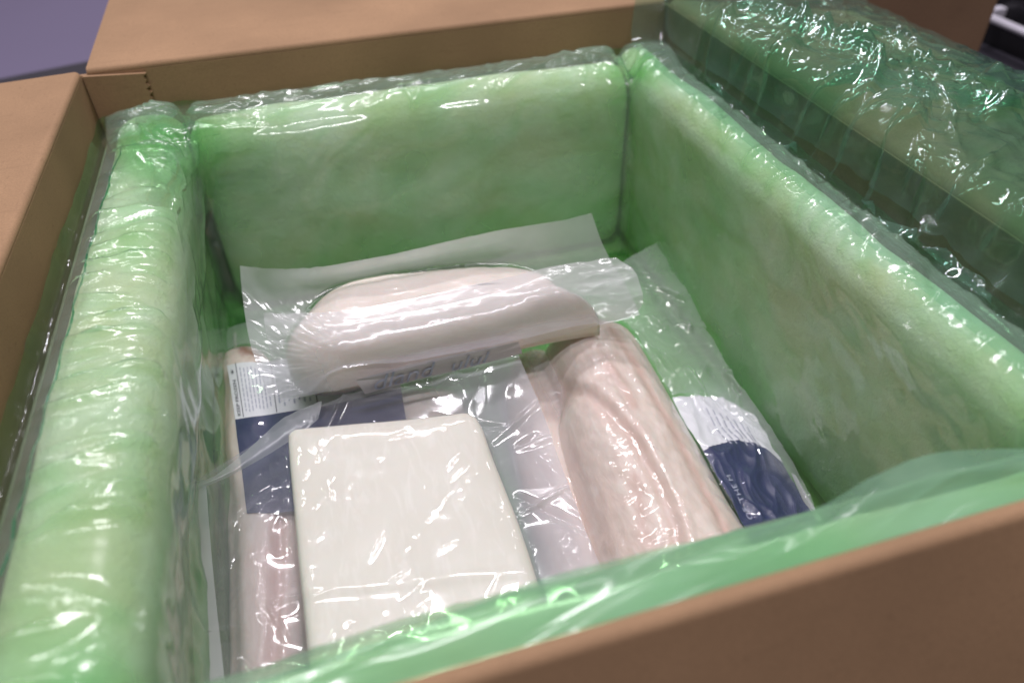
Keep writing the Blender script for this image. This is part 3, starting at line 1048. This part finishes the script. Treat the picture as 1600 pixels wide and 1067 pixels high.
# ---- pack with two fillets beside the right pad
pd = thing('fish_pack', 'vacuum packed pair of pinkish ridged fillets with crumpled navy label at their side', 'fish pack', group='vacuum packed fish in the carton')
fd2 = fillet('fillet', pd, M_FISH, [(785, 600), (800, 548), (835, 530), (870, 545), (890, 620), (905, 740), (940, 870), (960, 960), (880, 970), (842, 860), (810, 740)], 0.062, 0.0415, 0.024,
             [(832, 580), (860, 740), (905, 890)], 2.2, seed=8)
fd1 = fillet('fillet', pd, M_FISH, [(842, 545), (866, 506), (930, 486), (990, 500), (1032, 556), (1076, 630), (1110, 690), (1150, 762), (1196, 835), (1215, 910), (1080, 960), (955, 950), (930, 860), (896, 750), (868, 660), (872, 612)], 0.078, 0.0415, 0.054,
             [(925, 560), (965, 640), (1015, 730), (1070, 850)], 2.0,
             grooves=[([(858, 588), (885, 606), (935, 648), (985, 712), (1030, 790), (1052, 850), (1060, 930)], 0.0042, 0.0040, 0.45),
                      ([(955, 540), (992, 590), (1024, 650), (1058, 710), (1092, 775), (1130, 850)], 0.0009, 0.0026, 0.9)],
             ridges=[([(870, 592), (905, 612), (955, 655), (1005, 720), (1046, 800), (1072, 900)], 0.0024, 0.007, 0.0),
                     ([(950, 600), (968, 622), (985, 660)], 0.001, 0.0045, 0.8),
                     ([(992, 770), (1000, 830), (1012, 870)], 0.0, 0.004, 0.6),
                     ([(900, 700), (930, 760), (960, 850)], 0.0008, 0.008, 0.25)], seed=11, rough=0.0013, n=260, m=60)
bv_d = bvh_of([fd1, fd2])
lab_d = [[(1050, 622, 0.075), (1090, 618, 0.070), (1135, 625, 0.066), (1178, 648, 0.063)],
         [(1075, 668, 0.076), (1115, 662, 0.071), (1160, 668, 0.066), (1203, 690, 0.062)],
         [(1110, 722, 0.076), (1152, 712, 0.072), (1196, 716, 0.066), (1232, 738, 0.060)],
         [(1140, 780, 0.076), (1180, 768, 0.072), (1222, 768, 0.066), (1255, 784, 0.060)],
         [(1175, 840, 0.076), (1212, 828, 0.072), (1248, 818, 0.066), (1279, 818, 0.060)]]
GLd = netpx(lab_d, 130, 170)
gz = ground(GLd, bv_d) + 0.0006
GLd[..., 2] = np.maximum(GLd[..., 2], np.minimum(gz, GLd[..., 2] + 0.006))
Ux, Vx = np.meshgrid(np.linspace(0, 1, 130), np.linspace(0, 1, 170))
GLd[..., 2] += 0.0036 * crease(Ux * 3.0, Vx * 4.0, 77, 2, 0.6)
vm = np.repeat(np.linspace(0, 1, 170)[:-1, None], 129, 1) + 0.035 * np.sin(np.linspace(0, 3, 129))[None, :]
ld = grid('label', GLd, [M_WHITE, M_NAVY], pd, matidx=(vm > 0.42).astype(int))
ld['label'] = 'glossy label, white above and navy with fish scale pattern below'
for k, u_ in enumerate(np.linspace(0.34, 0.72, 7)):
    v = 0.12 + 0.02 * k
    while v < 0.40:
        l = 0.03 + 0.05 * rr.random()
        strip('small_print', GLd, u_, u_ + 0.016, v, min(v + l, 0.42), M_GREYINK, ld, nn=4)
        v += l + 0.012
text_mesh('lettering', 'OF THE M', ld, M_LIGHTINK, on_label(GLd, 0.15, 0.90, (0.0, -0.062), (-0.085, 0)), 1.0, spacing=1.1)
# dots of the scale pattern
DV, DF = [], []
for a in range(16):
    for b in range(26):
        u_, v_ = 0.55 + a * 0.028 + (b % 2) * 0.014, 0.56 + b * 0.017
        if u_ > 0.985 or v_ > 0.985:
            continue
        for du, dv in ((-0.004, 0), (0, -0.0035), (0.004, 0), (0, 0.0035)):
            DV.append((u_ + du, v_ + dv))
        DF.append(tuple(range(len(DV) - 4, len(DV))))
DV = np.array(DV)
p = bilin(GLd, DV[:, 0], DV[:, 1])
p[:, 2] += 0.0006
o = mesh('scale_pattern', p, DF, M_LIGHTINK, ld, False)
o['kind'] = 'stuff'
# paper backing that shows at the foot of the label
bk = net([[at(1236, 738, 0.058), at(1243, 742, 0.060)], [at(1258, 790, 0.056), at(1268, 785, 0.061)], [at(1268, 815, 0.055), at(1284, 812, 0.060)]], 8, 16)
grid('label_backing', bk, M_WHITE, pd)


def wr_d(x, y, U, V, hz):
    a = 0.0022 * crease(x * 40, y * 50, 81, 2, 0.9) * hz
    a = a + seg_folds(x, y, 110, (0.08, 0.27, 0.15, 0.46), (0.006, 0.03), 110, 45, (0.0005, 0.0020), (0.0013, 0.004), 231) * (0.45 + 0.55 * hz)
    a = a + seg_folds(x, y, 46, (0.14, 0.26, 0.17, 0.42), (0.015, 0.05), 120, 35, (0.0015, 0.0045), (0.002, 0.006), 233) * hz
    a = a + seg_folds(x, y, 420, (0.08, 0.22, 0.15, 0.40), (0.002, 0.007), 60, 60, (0.0002, 0.0008), (0.0007, 0.0016), 232) * (1 - hz) * sm(-0.1, 0.2, pn(x * 35, y * 35, 87))
    return a + 0.0004 * crease(x * 110, y * 110, 83, 2, 0.9) * sm(0.0, 0.35, pn(x * 26, y * 26, 85)) * (1 - 0.5 * hz)


pouch_d, GPd = drape_sheet('pouch', pd, M_POUCH, [
    [(760, 520, 0.060), (860, 470, 0.082), (945, 425, 0.088), (1030, 377, 0.092)],
    [(775, 620, 0.055), (880, 560, 0.080), (985, 500, 0.085), (1082, 470, 0.082)],
    [(800, 720, 0.052), (920, 670, 0.070), (1045, 600, 0.078), (1142, 580, 0.076)],
    [(830, 830, 0.050), (960, 790, 0.066), (1100, 700, 0.074), (1200, 662, 0.070)],
    [(860, 930, 0.050), (990, 900, 0.060), (1140, 800, 0.072), (1245, 735, 0.066)],
    [(880, 1010, 0.050), (1030, 1000, 0.060), (1180, 900, 0.070), (1290, 830, 0.062)]], 220, 220, bv_d + bvh_of([ld]), 0.0009, wr_d, 8)

# ---- white block pack at the front
pk = thing('fish_pack', 'vacuum packed thick white square block of fish lying over the labelled pack', 'fish pack', group='vacuum packed fish in the carton')
blk = fillet('fish_block', pk, M_BLOCK, [(449, 690), (453, 672), (475, 668), (600, 657), (705, 646), (735, 645), (752, 662), (772, 715), (806, 800), (836, 890), (850, 940), (852, 990), (720, 1060), (560, 1110), (498, 1115), (484, 1070), (470, 930), (458, 800)], 0.110, 0.083, 0.030,
             [(590, 800), (640, 880)], 13.0, steps=(((465, 930, 830, 905), 0.0006, 0.008),),
             ridges=[([(470, 925), (560, 922), (680, 910), (830, 898)], 0.0005, 0.003, 0.0)], seed=14, rough=0.0001, n=280, m=60)
bv_k = bvh_of([blk])
bv_low = bvh_of([pouch_b, pouch_d])


def wr_k(x, y, U, V, hz):
    on = 1 - hz
    patch = sm(0.08, 0.38, pn(x * 30, y * 30, 97))
    a = 0.0005 * crease(x * 60 + y * 35, y * 40 - x * 25, 91, 2, 0.9) * on * (0.06 + patch)
    b = 0.0024 * crease(x * 17, y * 15, 95, 2, 0.9) * hz * (0.3 + sm(-0.1, 0.3, pn(x * 18, y * 18, 98)))
    c = seg_folds(x, y, 50, (-0.05, 0.06, 0.16, 0.33), (0.006, 0.022), 45, 28, (0.0003, 0.0009), (0.0012, 0.003), 221) * on
    c = c + seg_folds(x, y, 60, (-0.11, 0.11, 0.15, 0.42), (0.015, 0.06), 60, 50, (0.001, 0.003), (0.002, 0.006), 222) * hz
    return a * 0.6 + b + c


pouch_k, GPk = drape_sheet('pouch', pk, M_POUCH_THIN, [
    [(296, 757, 0.118), (400, 692, 0.104), (500, 634, 0.100), (660, 585, 0.098), (806, 546, 0.098)],
    [(297, 830, 0.112), (410, 770, 0.092), (520, 700, 0.088), (690, 660, 0.090), (846, 640, 0.090)],
    [(300, 910, 0.108), (420, 850, 0.088), (560, 790, 0.086), (720, 740, 0.086), (878, 730, 0.088)],
    [(304, 990, 0.105), (430, 940, 0.086), (580, 890, 0.084), (760, 830, 0.084), (912, 820, 0.086)],
    [(310, 1080, 0.102), (440, 1040, 0.084), (610, 1000, 0.082), (800, 950, 0.082), (946, 905, 0.086)],
    [(316, 1160, 0.100), (450, 1150, 0.082), (640, 1130, 0.080), (830, 1070, 0.080), (980, 1000, 0.084)]], 260, 250, bv_k + bv_low, 0.0007, wr_k, 14, hzf=lambda U, V, h: h * (1 + 1.1 * sm(0.72, 0.85, U)))
# folded-over mouth of the pouch, milky strip
Gs = netpx([[(294, 757, 0.119), (340, 740, 0.114), (395, 695, 0.108), (440, 655, 0.105), (478, 636, 0.106), (503, 626, 0.106)],
            [(297, 762, 0.121), (352, 741, 0.117), (408, 702, 0.113), (455, 668, 0.112), (486, 650, 0.112), (501, 640, 0.110)],
            [(303, 768, 0.119), (362, 742, 0.114), (420, 710, 0.110), (462, 682, 0.109), (490, 661, 0.111), (497, 655, 0.110)]], 80, 14)
U, Vv = np.meshgrid(np.linspace(0, 1, 80), np.linspace(0, 1, 14))
Gs[..., 2] += 0.0008 * pn(U * 14, Vv * 2, 101)
grid('folded_mouth', Gs, M_POUCH_MILKY, pk)
# seal bar along the left edge
Gs = netpx([[(294, 757, 0.1190), (296, 860, 0.1115), (300, 960, 0.1075), (306, 1090, 0.1035)], [(322, 757, 0.1165), (330, 860, 0.1075), (340, 960, 0.1030), (354, 1090, 0.099)]], 60, 8)
Gs[..., 2] += 0.0001 * pn(np.linspace(0, 5, 60), np.zeros(60), 105)[None, :]
grid('seal_bar', Gs, M_POUCH_MILKY, pk)

# ---- pack lying across the back on top of the others
pc = thing('fish_pack', 'vacuum packed pale fillet with folded milky pouch lying across the other packs', 'fish pack', group='vacuum packed fish in the carton')
fc = fillet('fillet', pc, M_FISH_PALE, [(448, 520, 0.12), (470, 470), (515, 432), (575, 413), (660, 407), (760, 401), (805, 402), (850, 420), (905, 460), (938, 495, 0.115), (920, 515, 0.105), (850, 532, 0.102), (740, 558, 0.102), (640, 582, 0.102), (560, 603, 0.102), (510, 612, 0.102), (470, 600, 0.105), (446, 560, 0.112)], 0.130, 0.0985, 0.036,
            [(540, 505), (640, 475), (760, 450), (840, 450)], 2.6,
            ridges=[([(560, 418), (640, 410)], 0, 0.006, 0.7), ([(640, 560), (760, 530), (880, 505)], 0, 0.008, 0.8)], seed=17, rough=0.0006)
bv_c = bvh_of([fc])


def wr_c(x, y, U, V, hz):
    r = np.hypot(x - at(560, 540, 0.13)[0], y - at(560, 540, 0.13)[1])
    ang = np.arctan2(y - at(560, 540, 0.13)[1], x - at(560, 540, 0.13)[0])
    rad = 0.0022 * crease(ang * 5.0, r * 18, 111, 2, 0.4) * sm(0.35, 0.1, U) * hz
    rad += 0.0016 * crease(ang * 7.0, r * 15, 113, 2, 0.4) * sm(0.7, 0.95, U) * hz
    return rad + 0.0004 * crease(x * 60, y * 70, 115, 2, 0.8)


pouch_c, GPc = drape_sheet('pouch', pc, M_POUCH_FROST, [
    [(375, 416, 0.156), (470, 420, 0.156), (600, 400, 0.158), (760, 364, 0.160), (860, 347, 0.163), (924, 333, 0.168)],
    [(380, 470, 0.140), (480, 450, 0.136), (600, 425, 0.136), (760, 395, 0.136), (870, 395, 0.138), (945, 390, 0.142)],
    [(392, 540, 0.125), (490, 510, 0.120), (620, 480, 0.120), (770, 450, 0.118), (880, 445, 0.118), (980, 450, 0.124)],
    [(420, 622, 0.108), (520, 612, 0.102), (640, 585, 0.102), (780, 553, 0.102), (890, 525, 0.104), (1000, 492, 0.114)]], 240, 130, bv_c, 0.0007, wr_c, 28)

# front of the pouch folded back over the fillet
rows = [[(412, 491, 0.147), (520, 487, 0.150), (640, 467, 0.152), (760, 441, 0.152), (870, 415, 0.150), (962, 404, 0.150)],
        [(416, 520, 0.140), (520, 512, 0.148), (640, 492, 0.150), (760, 466, 0.150), (875, 440, 0.146), (990, 424, 0.145)],
        [(424, 560, 0.128), (530, 545, 0.140), (650, 524, 0.143), (770, 496, 0.143), (885, 470, 0.138), (1003, 456, 0.137)],
        [(432, 600, 0.116), (545, 580, 0.126), (660, 555, 0.128), (785, 526, 0.128), (900, 498, 0.124), (1002, 480, 0.128)],
        [(440, 630, 0.106), (560, 603, 0.108), (665, 577, 0.108), (795, 547, 0.108), (910, 516, 0.110), (985, 496, 0.120)]]
Gf = netpx(rows, 220, 80)
gz = ground(Gf, [BVHTree.FromPolygons([Vector(v) for v in GPc.reshape(-1, 3)], gridfaces(*GPc.shape[:2]).tolist())]) + 0.0008
lo = np.where(np.linspace(0, 1, 80)[:, None] < 0.9, gz, gz)
Gf[..., 2] = relax(np.maximum(Gf[..., 2], lo), np.maximum(Gf[..., 2] - 0.002, lo), 4)
U, Vv = np.meshgrid(np.linspace(0, 1, 220), np.linspace(0, 1, 80))
ce = np.hypot((U - 0.24) * 2.2, (Vv - 0.62))
an = np.arctan2(Vv - 0.62, (U - 0.24) * 2.2)
Gf[..., 2] += 0.0030 * (crease(an * 4.2, ce * 2.5, 121, 2, 0.3) + 0.1) * sm(0.24, 0.05, U)
Gf[..., 2] += 0.0024 * (crease(an * 6 + 3, ce * 3, 123, 2, 0.3) + 0.1) * sm(0.75, 0.92, U)
Gf[..., 2] += 0.00015 * crease(U * 9, Vv * 3, 125, 2, 0.8)
hzf = np.clip(sm(0.52, 0.30, Vv) + sm(0.20, 0.06, U) + sm(0.80, 0.92, U), 0, 1) * 0.95 + 0.12
grid('folded_front', Gf, M_POUCH_FROST, pc, attrs={'haze': hzf})
# label seen along the lower front of the fillet
Gt = netpx([[(556, 590, 0.116), (640, 566, 0.118), (720, 549, 0.118), (808, 531, 0.117)],
            [(562, 601, 0.110), (645, 579, 0.111), (725, 561, 0.111), (812, 540, 0.111)],
            [(570, 612, 0.102), (650, 590, 0.102), (730, 571, 0.102), (815, 549, 0.102)]], 60, 12)
gz = ground(Gt, bv_c)
Gt += np.array([0, -0.0022, 0.0])
lc = grid('label', Gt, M_DULL, pc)
lc['label'] = 'pale label strip with soft slanted grey lettering'
text_mesh('lettering', 'dland', lc, M_LIGHTINK, on_label(Gt, 0.05, 0.92, (0.19, 0), (0, -1.25), (0, -0.0010, 0.0003)), 0.95, shear=0.5)
text_mesh('lettering', 'ulul', lc, M_LIGHTINK, on_label(Gt, 0.55, 0.92, (0.19, 0), (0, -1.25), (0, -0.0010, 0.0003)), 0.85, shear=0.5)

# ------------------------------------------------------------------ background, out of focus
# black rubber mat under the carton, its edge shows just behind the left flap
a, b = at(-200, 163, 0.004), at(300, 64, 0.004)
u = (b - a) / np.linalg.norm(b - a)
p0, p1 = a - u * 1.5, a + u * 4.5
dn = np.array([u[1], -u[0], 0])
q = [p0, p1, p1 + dn * 3.0, p0 + dn * 3.0]
mt = mesh('rubber_mat', [(v[0], v[1], 0.0005) for v in q] + [(v[0], v[1], 0.004) for v in q], [(4, 7, 6, 5), (0, 1, 5, 4), (1, 2, 6, 5), (2, 3, 7, 6), (3, 0, 4, 7)], M_FLOOR, None, False)
tag(mt, 'black rubber mat on the lavender floor under the carton', 'mat')

# second carton behind on the right
c0 = at(1480, 215, 0.0)
ob = thing('cardboard_box', 'dim brown carton standing on the floor beside the black cabinet', 'box')
bevel_box('body', (c0[0] - 0.45, c0[1], 0.0005), (c0[0], c0[1] + 0.35, 0.34), M_CARD2, ob, 0.004, -0.12, tuple(c0))
bevel_box('tape', (c0[0] - 0.25, c0[1] + 0.002, 0.3405), (c0[0] - 0.19, c0[1] + 0.345, 0.3415), M_CARD, ob, 0.0004, -0.12, tuple(c0))

# black cabinet with a steel rail on the right
xr = 1.02
r0, r1 = at_x(1519, 16, xr), at_x(1640, 68, xr)
kc = thing('black_cabinet', 'glossy black cabinet with a pale rail along its front', 'cabinet')
bevel_box('body', (xr + 0.035, r0[1] - 1.6, 0.0005), (xr + 0.6, r0[1] + 0.5, 0.8), M_BLACK, kc, 0.008)
d = r1 - r0
V = []
for s in (0.0, 2.5):
    for t in np.linspace(0, 2 * math.pi, 12, endpoint=False):
        V.append(r0 + d * s + np.array([0.006 * math.cos(t), 0, 0.006 * math.sin(t)]))
F = [(i, (i + 1) % 12, 12 + (i + 1) % 12, 12 + i) for i in range(12)] + [tuple(range(12))[::-1], tuple(range(12, 24))]
mesh('rail', V, F, M_STEEL, kc)
for s in (0.15, 2.3):
    q = r0 + d * s
    bevel_box('rail_bracket', (q[0] + 0.006, q[1] - 0.008, q[2] - 0.008), (xr + 0.036, q[1] + 0.008, q[2] + 0.008), M_STEEL, kc, 0.002)
